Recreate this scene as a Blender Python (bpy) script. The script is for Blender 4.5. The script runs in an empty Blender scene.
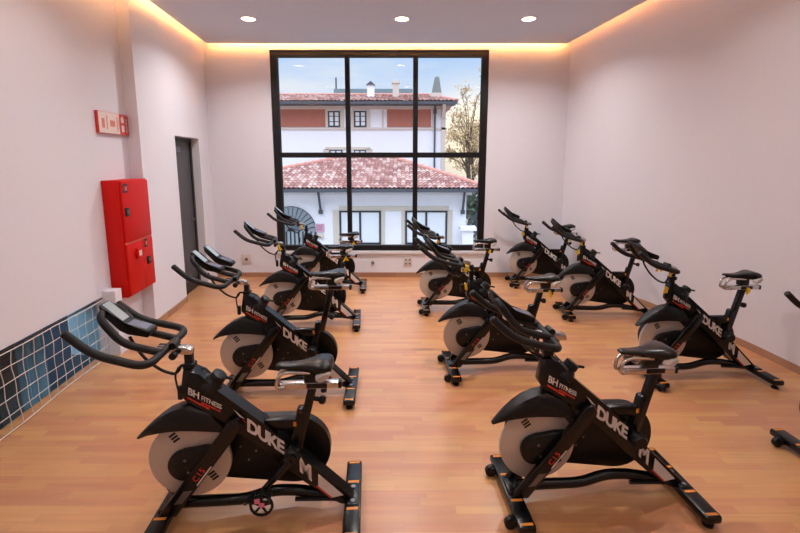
import bpy, bmesh, math, random
from mathutils import Vector, Matrix
random.seed(7)
SC = bpy.context.scene
COL = SC.collection
R = math.radians

# ------------------------------------------------------------------ materials
def lin(c):
    return tuple((v/255/12.92 if v/255 <= .04045 else ((v/255+.055)/1.055)**2.4) for v in c) + (1,)
MATS = {}
def mat(name, rgb, rough=.5, metal=0., spec=.5, coat=0., bump=None, emit=None, estr=0.):
    m = bpy.data.materials.new(name); m.use_nodes = True
    nt = m.node_tree; b = nt.nodes['Principled BSDF']
    b.inputs['Base Color'].default_value = lin(rgb)
    b.inputs['Roughness'].default_value = rough
    b.inputs['Metallic'].default_value = metal
    b.inputs['Specular IOR Level'].default_value = spec
    b.inputs['Coat Weight'].default_value = coat
    if emit:
        b.inputs['Emission Color'].default_value = lin(emit)
        b.inputs['Emission Strength'].default_value = estr
    tc = nt.nodes.new('ShaderNodeTexCoord')
    sc, st, va = bump or (60, .03, .05)
    n = nt.nodes.new('ShaderNodeTexNoise'); n.inputs['Scale'].default_value = sc; n.inputs['Detail'].default_value = 4
    nt.links.new(tc.outputs['Object'], n.inputs['Vector'])
    bp = nt.nodes.new('ShaderNodeBump'); bp.inputs['Strength'].default_value = st; bp.inputs['Distance'].default_value = .01
    nt.links.new(n.outputs['Fac'], bp.inputs['Height']); nt.links.new(bp.outputs['Normal'], b.inputs['Normal'])
    hs = nt.nodes.new('ShaderNodeHueSaturation'); hs.inputs['Color'].default_value = lin(rgb)
    mr = nt.nodes.new('ShaderNodeMapRange')
    mr.inputs['To Min'].default_value = 1-va; mr.inputs['To Max'].default_value = 1+va
    nt.links.new(n.outputs['Fac'], mr.inputs['Value']); nt.links.new(mr.outputs['Result'], hs.inputs['Value'])
    nt.links.new(hs.outputs['Color'], b.inputs['Base Color'])
    MATS[name] = m
    return m

WALL = mat('wall_paint', (231, 229, 238), .85, bump=(25, .02, .015))
CEIL = mat('ceiling_paint', (212, 220, 237), .9, bump=(25, .02, .01))
BLACK = mat('black_enamel', (11, 10, 11), .27, spec=.4, bump=(300, .01, .1))
PLAST = mat('black_plastic', (14, 13, 14), .38, spec=.35, bump=(400, .04, .1))
FOAM = mat('black_foam', (20, 16, 17), .55, spec=.4, bump=(500, .08, .12))
VINYL = mat('black_vinyl', (11, 10, 11), .22, spec=.4, bump=(200, .03, .1))
CHROME = mat('brushed_chrome', (205, 200, 196), .22, 1., bump=(90, .01, .02))
DISC = mat('grey_disc_paint', (196, 186, 178), .4, .3, bump=(60, .01, .03))
STEEL = mat('dull_steel', (120, 120, 122), .4, .8)
WHITE_INK = mat('white_ink', (214, 205, 200), .5)
RED_INK = mat('red_ink', (196, 44, 34), .5)
ORANGE = mat('orange_sticker', (214, 128, 40), .5)
YELLOW = mat('yellow_tag_plastic', (238, 198, 40), .5)
GREYPAD = mat('pale_grey_plastic', (196, 188, 182), .5)
LCD = mat('lcd_face', (158, 168, 174), .3, coat=.4)
BLUEGREY = mat('blue_grey_keypad', (82, 92, 118), .35)
PINK = mat('pink_tag', (214, 110, 140), .5)
RED = mat('red_enamel', (206, 20, 12), .42, spec=.2, bump=(80, .01, .03))
REDSIGN = mat('red_sign_face', (205, 38, 30), .3, coat=.4)
GLARESIGN = mat('glare_sign_face', (240, 214, 204), .25, coat=.5)
FRAME = mat('dark_bronze_aluminium', (27, 25, 28), .4, .3)
DOOR = mat('charcoal_door_leaf', (74, 72, 76), .45)
SILL = mat('white_stone_sill', (222, 218, 220), .4)
SOCKET = mat('white_socket_plastic', (216, 202, 196), .4)
DARKHOLE = mat('socket_slot', (120, 108, 104), .6)
CORD = mat('white_net_cord', (222, 214, 208), .8)
TEAL = mat('teal_hall_wall', (44, 98, 118), .5)
NAVY = mat('navy_post', (16, 24, 34), .5)
PALEBLUE = mat('pale_blue_curtain', (132, 172, 188), .6)
HALLFLOOR = mat('hall_floor', (60, 80, 92), .5)
RENDER = mat('white_house_render', (234, 235, 242), .9, bump=(8, .02, .02))
BEIGE = mat('beige_stone_trim', (206, 196, 184), .85)
BRICK = mat('red_brick_panel', (172, 108, 92), .9, bump=(9, .3, .2))
SLATE = mat('slate_gutter', (74, 78, 88), .6)
CORNICE = mat('pale_cornice', (206, 194, 186), .9)
BLIND = mat('white_window_blind', (226, 232, 240), .4, coat=.5)
WINDARK = mat('dark_window_frame', (46, 50, 56), .5)
ZINC = mat('zinc_cladding', (118, 136, 142), .5, .2)
LOUVRE = mat('blue_grey_louvre', (140, 152, 160), .6)
PINKSIGN = mat('pink_plaque_face', (206, 160, 182), .5)
PAVE = mat('grey_paving', (150, 148, 146), .9)
BARK = mat('brown_bark', (92, 76, 62), .9)
LEAF = mat('golden_brown_leaves', (176, 146, 106), .8, bump=(3, .1, .3))
GREEN = mat('dark_green_leaves', (70, 92, 74), .8, bump=(3, .1, .3))
LED = mat('warm_led', (255, 205, 145), .5, emit=(255, 196, 126), estr=46)
LEDB = mat('warm_led_back', (255, 205, 145), .5, emit=(255, 180, 104), estr=115)
LAMPFACE = mat('warm_lamp_face', (255, 235, 210), .5, emit=(255, 226, 196), estr=22)

def wood(name, rgb, sx, row, plank):
    m = bpy.data.materials.new(name); m.use_nodes = True
    nt = m.node_tree; N = nt.nodes.new; L = nt.links.new
    b = nt.nodes['Principled BSDF']
    tc = N('ShaderNodeTexCoord'); sp = N('ShaderNodeSeparateXYZ'); L(tc.outputs['Object'], sp.inputs[0])
    def math_(op, a, bb=None, c=None):
        n = N('ShaderNodeMath'); n.operation = op
        for i, v in enumerate((a, bb, c)):
            if v is None: continue
            if isinstance(v, (int, float)): n.inputs[i].default_value = v
            else: L(v, n.inputs[i])
        return n.outputs[0]
    yr = math_('DIVIDE', sp.outputs['Y'], row); ri = math_('FLOOR', yr)
    wn = N('ShaderNodeTexWhiteNoise'); wn.noise_dimensions = '1D'; L(ri, wn.inputs['W'])
    xr = math_('ADD', math_('DIVIDE', sp.outputs['X'], plank), math_('MULTIPLY', wn.outputs['Value'], 7.3)); xi = math_('FLOOR', xr)
    cb = N('ShaderNodeCombineXYZ'); L(xi, cb.inputs[0]); L(ri, cb.inputs[1])
    w2 = N('ShaderNodeTexWhiteNoise'); w2.noise_dimensions = '2D'; L(cb.outputs[0], w2.inputs['Vector'])
    # grain: noise stretched along the board
    mp = N('ShaderNodeMapping'); mp.inputs['Scale'].default_value = (2.2, 40, 40)
    ad = N('ShaderNodeVectorMath'); ad.operation = 'ADD'; L(tc.outputs['Object'], ad.inputs[0]); L(w2.outputs['Color'], ad.inputs[1])
    L(ad.outputs[0], mp.inputs['Vector'])
    ng = N('ShaderNodeTexNoise'); ng.inputs['Scale'].default_value = 1.; ng.inputs['Detail'].default_value = 5; L(mp.outputs[0], ng.inputs['Vector'])
    v = math_('ADD', math_('MULTIPLY', w2.outputs['Value'], .15), math_('MULTIPLY', ng.outputs['Fac'], .34))
    v = math_('ADD', v, .755)
    # joints
    fy = math_('FRACT', yr); fx = math_('FRACT', xr)
    e = math_('MAXIMUM', math_('LESS_THAN', fy, .018), math_('LESS_THAN', fx, .004))
    v = math_('SUBTRACT', v, math_('MULTIPLY', e, .16))
    hs = N('ShaderNodeHueSaturation'); hs.inputs['Color'].default_value = lin(rgb); L(v, hs.inputs['Value'])
    L(math_('ADD', .49, math_('MULTIPLY', w2.outputs['Value'], .02)), hs.inputs['Hue'])
    L(hs.outputs[0], b.inputs['Base Color'])
    b.inputs['Specular IOR Level'].default_value = .7
    L(math_('ADD', .26, math_('MULTIPLY', ng.outputs['Fac'], .14)), b.inputs['Roughness'])
    bp = N('ShaderNodeBump'); bp.inputs['Strength'].default_value = .05; bp.inputs['Distance'].default_value = .002
    L(v, bp.inputs['Height']); L(bp.outputs[0], b.inputs['Normal'])
    return m
FLOOR = wood('laminate_strip_floor', (195, 138, 95), 1, .056, .50)
SKIRT = wood('oak_skirting', (170, 126, 98), 1, 5., .9)

def tile_mat():
    m = bpy.data.materials.new('clay_roof_tiles'); m.use_nodes = True
    nt = m.node_tree; N = nt.nodes.new; L = nt.links.new; b = nt.nodes['Principled BSDF']
    tc = N('ShaderNodeUVMap'); fl = N('ShaderNodeVectorMath'); fl.operation = 'FLOOR'; L(tc.outputs[0], fl.inputs[0])
    wn = N('ShaderNodeTexWhiteNoise'); wn.noise_dimensions = '2D'; L(fl.outputs[0], wn.inputs['Vector'])
    cr = N('ShaderNodeValToRGB'); els = cr.color_ramp.elements
    els[0].color = lin((140, 96, 92)); els[1].color = lin((196, 174, 166)); els[1].position = 1
    e = els.new(.45); e.color = lin((164, 118, 110)); e = els.new(.75); e.color = lin((182, 148, 140))
    L(wn.outputs['Value'], cr.inputs['Fac']); L(cr.outputs[0], b.inputs['Base Color']); b.inputs['Roughness'].default_value = .85
    return m
TILES = tile_mat()

def glass_mat(name, tint, refl):
    m = bpy.data.materials.new(name); m.use_nodes = True
    nt = m.node_tree; nt.nodes.clear(); N = nt.nodes.new; L = nt.links.new
    o = N('ShaderNodeOutputMaterial'); t = N('ShaderNodeBsdfTransparent'); t.inputs[0].default_value = tint
    g = N('ShaderNodeBsdfGlossy'); g.inputs['Roughness'].default_value = .01
    fr = N('ShaderNodeFresnel'); fr.inputs['IOR'].default_value = refl
    ge = N('ShaderNodeNewGeometry'); ib = N('ShaderNodeMath'); ib.operation = 'SUBTRACT'; ib.inputs[0].default_value = 1.; L(ge.outputs['Backfacing'], ib.inputs[1])
    ml = N('ShaderNodeMath'); ml.operation = 'MULTIPLY'; L(fr.outputs[0], ml.inputs[0]); L(ib.outputs[0], ml.inputs[1])
    mx = N('ShaderNodeMixShader'); L(ml.outputs[0], mx.inputs[0]); L(t.outputs[0], mx.inputs[1]); L(g.outputs[0], mx.inputs[2]); L(mx.outputs[0], o.inputs[0])
    return m
GLASS = glass_mat('window_glass', (.96, .98, 1, 1), 1.4)
TEALGLASS = glass_mat('tinted_low_glass', (.62, .82, .9, 1), 1.45)

# ------------------------------------------------------------------ mesh builder
class MB:
    def __init__(s): s.bm = bmesh.new(); s.mats = []; s.mi = 0
    def use(s, m):
        if m not in s.mats: s.mats.append(m)
        s.mi = s.mats.index(m); return s
    def face(s, vs):
        try: f = s.bm.faces.new(vs); f.material_index = s.mi; return f
        except ValueError: return None
    def poly(s, pts): return s.face([s.bm.verts.new(p) for p in pts])
    def hexa(s, p):   # 8 corners: bottom loop 0-3, top loop 4-7
        v = [s.bm.verts.new(q) for q in p]
        for f in ((3,2,1,0),(4,5,6,7),(0,1,5,4),(1,2,6,5),(2,3,7,6),(3,0,4,7)): s.face([v[i] for i in f])
        return v
    def box(s, a, b, bevel=0):
        x0,y0,z0 = a; x1,y1,z1 = b
        v = s.hexa([(x0,y0,z0),(x1,y0,z0),(x1,y1,z0),(x0,y1,z0),(x0,y0,z1),(x1,y0,z1),(x1,y1,z1),(x0,y1,z1)])
        if bevel: s.bev(v, bevel)
        return v
    def bev(s, verts, w, seg=2):
        es = set()
        for v in verts:
            for e in v.link_edges: es.add(e)
        n0 = len(s.bm.faces)
        r = bmesh.ops.bevel(s.bm, geom=list(es), offset=w, segments=seg, affect='EDGES', profile=.5, clamp_overlap=True)
        for f in r['faces']: f.material_index = s.mi
    def prism(s, pts, axis, a, b, bevel=0):
        # pts are (p,q); axis 'y': (x,z) swept in y; 'x': (y,z); 'z': (x,y)
        f = {'y': lambda p,q,t: (p,t,q), 'x': lambda p,q,t: (t,p,q), 'z': lambda p,q,t: (p,q,t)}[axis]
        v0 = [s.bm.verts.new(f(p,q,a)) for p,q in pts]; v1 = [s.bm.verts.new(f(p,q,b)) for p,q in pts]
        n = len(pts); s.face(v0[::-1]); s.face(v1)
        for i in range(n): s.face([v0[i], v0[(i+1)%n], v1[(i+1)%n], v1[i]])
        if bevel: s.bev(v0+v1, bevel)
        return v0+v1
    def tube(s, path, r, n=10, closed=False, caps=True):
        P = [Vector(p) for p in path]; k = len(P)
        rr = r if isinstance(r, (list, tuple)) else [r]*k
        T = []
        for i in range(k):
            if closed: t = P[(i+1)%k]-P[i-1]
            else: t = P[min(i+1,k-1)]-P[max(i-1,0)]
            T.append(t.normalized())
        up = Vector((0,0,1)) if abs(T[0].z) < .9 else Vector((1,0,0))
        nrm = (up-T[0]*up.dot(T[0])).normalized(); rings = []
        for i in range(k):
            nrm = (nrm-T[i]*nrm.dot(T[i])).normalized(); bi = T[i].cross(nrm)
            rings.append([s.bm.verts.new(P[i]+(nrm*math.cos(2*math.pi*j/n)+bi*math.sin(2*math.pi*j/n))*rr[i]) for j in range(n)])
        for i in range(k if closed else k-1):
            A, B = rings[i], rings[(i+1)%k]
            for j in range(n): s.face([A[j],A[(j+1)%n],B[(j+1)%n],B[j]])
        if not closed and caps: s.face(rings[0][::-1]); s.face(rings[-1])
    def cyl(s, p0, p1, r, r2=None, n=20): s.tube([p0,p1], [r, r if r2 is None else r2], n)
    def lathe(s, c, axis, prof, n=32):
        # prof: (t along axis, radius)
        a = Vector(axis).normalized(); u = a.orthogonal().normalized(); w = a.cross(u); c = Vector(c); rings = []
        for t, r in prof:
            if r < 1e-6: rings.append([s.bm.verts.new(c+a*t)])
            else: rings.append([s.bm.verts.new(c+a*t+(u*math.cos(2*math.pi*j/n)+w*math.sin(2*math.pi*j/n))*r) for j in range(n)])
        for A, B in zip(rings, rings[1:]):
            for j in range(n):
                if len(A) == 1: s.face([A[0], B[j], B[(j+1)%n]])
                elif len(B) == 1: s.face([A[j], A[(j+1)%n], B[0]])
                else: s.face([A[j],A[(j+1)%n],B[(j+1)%n],B[j]])
    def loft(s, secs, closed_caps=True):
        rings = [[s.bm.verts.new(p) for p in sec] for sec in secs]; n = len(rings[0])
        for A, B in zip(rings, rings[1:]):
            for j in range(n): s.face([A[j],A[(j+1)%n],B[(j+1)%n],B[j]])
        if closed_caps: s.face(rings[0][::-1]); s.face(rings[-1])
    def text(s, body, O, X, Y, size, bold=.0, lift=None, spacing=1.):
        cu = bpy.data.curves.new('glyphs', 'FONT'); cu.body = body; cu.size = 1.; cu.offset = bold; cu.resolution_u = 3; cu.space_character = spacing
        ob = bpy.data.objects.new('glyphs', cu); COL.objects.link(ob)
        bpy.context.view_layer.update()
        me = bpy.data.meshes.new_from_object(ob.evaluated_get(bpy.context.evaluated_depsgraph_get()))
        O, X, Y = Vector(O), Vector(X)*size, Vector(Y)*size
        vs = [s.bm.verts.new(O+X*v.co.x+Y*v.co.y) for v in me.vertices]
        for p in me.polygons: s.face([vs[i] for i in p.vertices])
        bpy.data.objects.remove(ob); bpy.data.curves.remove(cu); bpy.data.meshes.remove(me)
    def build(s, name, m=None, parent=None, smooth=38, recalc=True, loc=None):
        if not s.mats: s.mats = [m or BLACK]
        if recalc: bmesh.ops.recalc_face_normals(s.bm, faces=s.bm.faces[:])
        me = bpy.data.meshes.new(name); s.bm.to_mesh(me); s.bm.free()
        for q in s.mats: me.materials.append(q)
        if smooth:
            for p in me.polygons: p.use_smooth = True
            me.set_sharp_from_angle(angle=R(smooth))
        o = bpy.data.objects.new(name, me); COL.objects.link(o)
        if parent: o.parent = parent
        if loc: o.location = loc
        return o

def empty(name, loc=(0,0,0), rz=0.):
    o = bpy.data.objects.new(name, None); COL.objects.link(o); o.location = loc; o.rotation_euler = (0,0,rz); o.empty_display_size = .1
    return o
def tag(o, label, cat, group=None, kind=None):
    o['label'] = label; o['category'] = cat
    if group: o['group'] = group
    if kind: o['kind'] = kind
    return o
def struct(o): o['kind'] = 'structure'; return o
def fillet(pts, rad, n=6):
    P = [Vector(p) for p in pts]; out = [P[0]]
    for i in range(1, len(P)-1):
        a, b = P[i-1]-P[i], P[i+1]-P[i]; d = min(rad, a.length*.48, b.length*.48)
        p0, p1 = P[i]+a.normalized()*d, P[i]+b.normalized()*d
        for k in range(n+1):
            t = k/n; out.append(p0*(1-t)**2+P[i]*2*t*(1-t)+p1*t*t)
    out.append(P[-1]); return out

# ------------------------------------------------------------------ room
DX = -.08536          # the side walls run slightly towards -x as they go back
YB = 6.868            # window wall
YF = -2.6             # wall behind the viewer
ZC, ZT = 3.538, 3.86  # dropped ceiling, slab above it
XN, XW = -2.47, -2.339
def sx(x0, y): return x0+DX*y
def left_piece(b, x0, y0, y1, z0, z1, th=.35):
    xo = -2.95 if th is None else None
    p = [(sx(x0,y0)-th,y0),(sx(x0,y0),y0),(sx(x0,y1),y1),(sx(x0,y1)-th,y1)]
    b.hexa([(x,y,z0) for x,y in p]+[(x,y,z1) for x,y in p])

# floor
b = MB(); b.prism([(sx(XN,YF-.2)-.07,YF-.2),(4.5,YF-.2),(4.5,YB+.3),(sx(XN,YB+.3)-.07,YB+.3)],'z',-.12,0); struct(b.build('floor', FLOOR, smooth=0))

# left wall, with the low opening, the step at the shaft and the door recess
b = MB()
left_piece(b, XN, YF, .9, 0, ZT)
left_piece(b, XN, .9, 4.0, .575, ZT)
left_piece(b, XN, 4.0, 4.73, 0, ZT)
left_piece(b, XW, 4.73, 5.615, 0, ZT, .48)
left_piece(b, XW, 5.615, 6.43, 2.155, ZT, .48)
left_piece(b, XW, 6.43, YB+.3, 0, ZT, .48)
struct(b.build('wall_left', WALL, smooth=0))

# right wall: gently bending in plan
cp = [(2.553,YB),(2.86,6.15),(3.137,5.474),(3.30,4.86),(3.441,4.239),(3.50,3.606),(3.60,2.36),(3.80,0.),(4.02,YF)]
def smooth_plan(cp, n=6):
    out = []
    for i in range(len(cp)-1):
        p0 = Vector(cp[max(i-1,0)]); p1 = Vector(cp[i]); p2 = Vector(cp[i+1]); p3 = Vector(cp[min(i+2,len(cp)-1)])
        for k in range(n):
            t = k/n
            out.append(.5*((2*p1)+(-p0+p2)*t+(2*p0-5*p1+4*p2-p3)*t*t+(-p0+3*p1-3*p2+p3)*t**3))
    out.append(Vector(cp[-1])); return out
RW = smooth_plan(cp)
def rtop(y): return 2.446+(6.77-y)*.108+.10      # the wall leans in a little, up to the ceiling edge
def rwall(p, z): return p.x+(min(p.x,rtop(p.y))-p.x)*z/ZC
b = MB(); secs = []
for p in RW: secs.append([(rwall(p,0),p.y,0),(4.4,p.y,0),(4.4,p.y,ZT),(rwall(p,ZT),p.y,ZT)]+[(rwall(p,ZT*k/8),p.y,ZT*k/8) for k in range(7,0,-1)])
b.loft(secs)
struct(b.build('wall_right', WALL, smooth=30))
# wall behind the viewer
b = MB(); b.box((-3.5,YF-.2,0),(4.4,YF,ZT)); struct(b.build('wall_front', WALL, smooth=0))
# window wall
WX0, WX1, WZ0, WZ1 = -1.95, 1.333, .425, 3.475
b = MB()
b.box((-3.9,YB,0),(WX0,YB+.35,ZT)); b.box((WX1,YB,0),(4.4,YB+.35,ZT)); b.box((WX0,YB,0),(WX1,YB+.35,WZ0)); b.box((WX0,YB,WZ1),(WX1,YB+.35,ZT))
struct(b.build('wall_back', WALL, smooth=0))
# ceiling: dropped panel standing clear of the walls, and the deck above
b = MB()
def lx(y): return sx(-2.25, y)
def rx(y): return 2.446+(6.77-y)*.108
pl = [(lx(YF),YF),(rx(YF),YF),(rx(6.77),6.77),(lx(6.77),6.77)]
b.prism(pl, 'z', ZC, ZC+.08)
b.box((-3.9,YF-.2,ZT),(4.5,YB+.35,ZT+.15))
CEILING = struct(b.build('ceiling', CEIL, smooth=0))
# warm light strips on the edge of the dropped panel
def strip(p0, p1, label, led=LED):
    (x0,y0),(x1,y1) = p0,p1; d = Vector((x1-x0,y1-y0)).normalized(); n = Vector((-d.y,d.x))
    b = MB(); z0, z1 = ZC+.028, ZC+.05; t = .012
    q = [(x0,y0),(x1,y1),(x1+n.x*t,y1+n.y*t),(x0+n.x*t,y0+n.y*t)]
    b.hexa([(x,y,z0) for x,y in q]+[(x,y,z1) for x,y in q])
    b.build('light_strip', led, CEILING, smooth=0)
strip((rx(6.77)-.03,6.77),(lx(6.77)+.03,6.77), 'warm light strip on ceiling edge above the big window', LEDB)
strip((lx(6.74),6.74),(lx(YF+.1),YF+.1), 'warm light strip on ceiling edge along the wall with the red cabinet')
strip((rx(YF+.1),YF+.1),(rx(6.74),6.74), 'warm light strip on ceiling edge along the bare right wall')

# skirting boards
def skirt(name, pts, inward):
    b = MB(); h, t = .074, .014
    for (x0,y0),(x1,y1) in zip(pts, pts[1:]):
        d = Vector((x1-x0,y1-y0)).normalized(); n = Vector((-d.y,d.x))*inward*t
        q = [(x0,y0),(x1,y1),(x1+n.x,y1+n.y),(x0+n.x,y0+n.y)]
        b.hexa([(x,y,.0) for x,y in q]+[(x,y,h) for x,y in q])
    struct(b.build(name, SKIRT, smooth=20))
skirt('baseboard_left', [(sx(XW,4.73),4.73),(sx(XW,5.6),5.6)], -1)
skirt('baseboard_back', [(-2.93,YB),(2.55,YB)], -1)
skirt('baseboard_right', [(p.x,p.y) for p in RW if p.y > -2], -1)

# door in its recess
root = struct(empty('door_1', (sx(XW,5.615)-.12,5.615,0), math.atan(-DX)))
W = .815
b = MB(); b.box((-.045,.07,.0),(0,W-.06,2.09), .004); b.build('door_leaf', DOOR, root)
b = MB(); b.box((-.06,0,0),(.012,.07,2.15)); b.box((-.06,W-.06,0),(.012,W,2.15)); b.box((-.06,.07,2.09),(.012,W-.06,2.15)); b.build('door_frame', FRAME, root, smooth=0)
b = MB(); b.box((0,.09,.01),(.006,W-.08,.16)); b.build('kick_plate', FRAME, root, smooth=0)
b = MB(); b.cyl((0,.64,1.02),(.05,.64,1.02),.011); b.tube([(.05,.64,1.02),(.05,.54,1.02)],.009); b.build('door_handle', STEEL, root)
b = MB(); b.box((0,.14,1.96),(.03,.36,2.03),.004); b.build('door_closer', STEEL, root)

# window
root = struct(empty('window_1', (0,YB,0)))
b = MB()
F0, F1 = .03, .12
b.box((WX0,F0,WZ0),(-1.846,F1,WZ1)); b.box((1.232,F0,WZ0),(WX1,F1,WZ1))
b.box((-1.846,F0,WZ0),(1.232,F1,.505)); b.box((-1.846,F0,3.382),(1.232,F1,WZ1))
for x in (-.797, .236): b.box((x-.031,F0-.004,.505),(x+.031,F1-.004,3.382))
for xa, xb in ((-1.846,-.828),(-.766,.205),(.267,1.232)): b.box((xa,F0,1.897),(xb,F1,1.963))
b.build('window_frame', FRAME, root, smooth=0)
for xa, xb in ((-1.846,-.828),(-.766,.205),(.267,1.232)):
    for za, zb in ((.505,1.897),(1.963,3.382)):
        g = MB(); g.box((xa,.082,za),(xb,.090,zb)); g.build('pane', GLASS, root, smooth=0)
        k = MB()
        for q in (((xa,.06,za),(xa+.007,.078,zb)),((xb-.007,.06,za),(xb,.078,zb)),((xa+.007,.06,za),(xb-.007,.078,za+.007)),((xa+.007,.06,zb-.007),(xb-.007,.078,zb))): k.box(*q)
        k.build('glazing_bead', FRAME, root, smooth=0)
b = MB(); b.box((WX0-.04,-.03,.374),(WX1+.04,.03,.425),.006); b.box((WX0,.12,.40),(WX1,.42,.425)); b.build('window_sill', SILL, root)

# sockets
def socket(x, z, w, h, label, rz=0., loc=None, gangs=1):
    r = empty('wall_socket', loc or (x,YB,z), rz); tag(r, label, 'socket')
    b = MB(); b.box((-w/2,-.009,-h/2),(w/2,0,h/2),.003); b.build('socket_plate', SOCKET, r)
    b = MB()
    for g in range(gangs):
        cx = (g-(gangs-1)/2)*w/max(gangs,1)*.9
        for dz in ((-.03,.03) if gangs > 1 else (0,)):
            b = MB(); b.lathe((cx,-.009,dz),(0,-1,0),[(0,.016 if gangs>1 else .026),(.002,.016 if gangs>1 else .026),(.002,.011),(.0005,.011),(.0005,0)],16); b.build('socket_outlet', DARKHOLE, r)
socket(-2.45,.29,.15,.17,'white wall socket low on the window wall, left of the window')
socket(.125,.25,.13,.15,'double wall socket under the window, between two bikes',gangs=2)
socket(-.435,.23,.045,.09,'narrow wall outlet under the window, right of the tall-seated bike')
socket(0,0,.1,.1,'blank pale socket low on the right-hand wall', R(-76.2), (3.372,4.385,.17))

# ------------------------------------------------------------------ left wall fittings
# low opening: bluish hall behind tinted glass, white net in front
root = struct(empty('window_2', (0,0,0)))
b = MB()
p = [(sx(XN,.9)-.07,.9),(sx(XN,.9)-.06,.9),(sx(XN,4.0)-.06,4.0),(sx(XN,4.0)-.07,4.0)]
b.hexa([(x,y,0) for x,y in p]+[(x,y,.575) for x,y in p]); b.build('pane', TEALGLASS, root, smooth=0)
b = MB()
for y0, y1 in ((.9,.96),(1.9,1.96)):
    p = [(sx(XN,y0)-.10,y0),(sx(XN,y0)-.04,y0),(sx(XN,y1)-.04,y1),(sx(XN,y1)-.10,y1)]
    b.hexa([(x,y,.0) for x,y in p]+[(x,y,.575) for x,y in p])
b.build('window_frame', FRAME, root, smooth=0)
b = MB(); b.box((-4.9,.3,-1.25),(-2.95,5.2,-1.2)); b.box((-4.95,.3,-1.2),(-4.9,5.2,1.1)); b.box((-4.9,.25,-1.2),(-2.9,.3,1.1)); b.box((-4.9,5.2,-1.2),(-3.4,5.25,1.1)); b.box((-4.95,.25,1.1),(-3.3,5.25,1.15))
b.use(TEAL); struct(b.build('wall_hall', TEAL, smooth=0))
for y, lab in ((3.16,'navy post behind the net, nearest the white plinth'),(2.35,'navy post behind the net, further from the white plinth')):
    b = MB(); b.box((sx(XN,y)-.5,y,-1.19),(sx(XN,y)-.36,y+.2,1.05),.01); struct(b.build('hall_post', NAVY))  # navy post standing in the hall behind the glass
def curtain(y0, y1, lab):
    b = MB(); n = 24; a = []; c = []
    for i in range(n+1):
        y = y0+(y1-y0)*i/n; x = sx(XN,y)-.40+.02*math.sin(i*1.9); a.append((x,y)); c.append((x-.012,y))
    b.prism(a+c[::-1], 'z', -1.19, .72); tag(b.build('pale_curtain', PALEBLUE), lab, 'curtain', 'curtains of the hall behind the net')
curtain(3.42,3.72,'pale blue pleated curtain behind the net, towards the far end'); curtain(2.58,3.1,'pale blue pleated curtain behind the net, at the near end')
la = bpy.data.lights.new('hall_fill','AREA'); la.energy = 40; la.color = (.75,.92,1); la.shape = 'RECTANGLE'; la.size = .5; la.size_y = 3.; o = bpy.data.objects.new('hall_fill', la); COL.objects.link(o); o.location = (-3.9,2.8,1.06)  # fill light added to brighten the hall interior
tag(o, 'added cool fill light in the hall behind the net', 'lamp')

# net
root = empty('safety_net', (sx(XN,3.95),3.95,0)); tag(root, 'white knotted cord net hung across the low opening in the left wall', 'net')
b = MB(); y0, y1, zt = .95, 3.985, .555
def netp(y, z):
    s = .012*math.sin(y*5+z*4)+.014*(1-z/zt)
    return Vector((sx(XN,y)+.02+abs(s)-sx(XN,3.95), y-3.95+.006*math.sin(z*22+y*9), z+.012*math.sin(y*3.1)*(1-abs(z/zt-.5)*2)))
ny = int((y1-y0)/.098); nz = 5
ys = [y0+(y1-y0)*i/ny for i in range(ny+1)]; zs = [.012+(zt-.012)*k/nz for k in range(nz+1)]
for y in ys: b.tube([netp(y,zs[0]+(zt-zs[0])*k/12) for k in range(13)], .0028, 5)
for z in zs: b.tube([netp(y0+(y1-y0)*k/90,z) for k in range(91)], .0028 if 0<zs.index(z)<nz else .004, 5)
b.build('net_mesh', CORD, root)
b = MB(); b.tube([Vector((sx(XN,y)+.012-sx(XN,3.95), y-3.95, .566)) for y in (.95,2,3,3.985)], .006, 6); b.build('top_cable', FRAME, root)
# plinth
b = MB(); y0, y1 = 4.005, 4.115
p = [(sx(XN,y0)-.002,y0),(sx(XN,y0)+.125,y0),(sx(XN,y1)+.125,y1),(sx(XN,y1)-.002,y1)]
b.hexa([(x,y,0) for x,y in p]+[(x,y,.63) for x,y in p])
struct(b.build('trim_1', WALL, smooth=0))

# fire hose cabinet
ANG = math.atan(-DX)
root = empty('fire_cabinet', (sx(XN,4.165),4.165,.51), ANG); tag(root, 'tall red two-door fire hose cabinet fixed on the left wall', 'cabinet')
CW, CD, CH = .545, .17, 1.15
b = MB(); b.box((.001,0,0),(CD-.012,CW,CH),.006); b.build('cabinet_body', RED, root)
def cdoor(z0, z1, name):
    b = MB(); b.box((CD-.012,.012,z0),(CD+.008,CW-.012,z1),.005); d = b.build(name, RED, root); return d
up = cdoor(.545, CH-.012, 'door'); lo = cdoor(.012, .525, 'door')
b = MB()
for z in (.528,.536): b.box((CD-.01,.012,z),(CD+.004,CW-.012,z+.006))
b.build('divider_rail', mat('light_red_edge',(226,96,84),.35), root, smooth=0)
def latch(y, z, par):
    b = MB(); b.box((CD+.008,y,z),(CD+.016,y+.075,z+.085),.004); l = b.build('latch', PLAST, par)
    b = MB(); b.box((CD+.016,y+.022,z+.022),(CD+.022,y+.053,z+.062),.003); b.build('latch_key', STEEL, l)
latch(.035,.80,up); latch(.375,.25,lo)
def pict(y, z, w, h, par):
    b = MB(); b.use(PLAST); b.box((CD+.008,y,z),(CD+.0095,y+w,z+h)); b.use(RED); b.box((CD+.0095,y+w*.2,z+h*.2),(CD+.0102,y+w*.55,z+h*.8)); b.use(WHITE_INK); b.box((CD+.0095,y+w*.65,z+h*.25),(CD+.0102,y+w*.8,z+h*.7))
    b.build('pictogram_sticker', None, par, smooth=0)
pict(.03,1.03,.085,.085,up); pict(.34,.44,.075,.085,lo)
b = MB(); b.box((CD+.008,.155,.36),(CD+.04,.235,.46),.006); k = b.build('alarm_call_point', RED, root)
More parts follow.
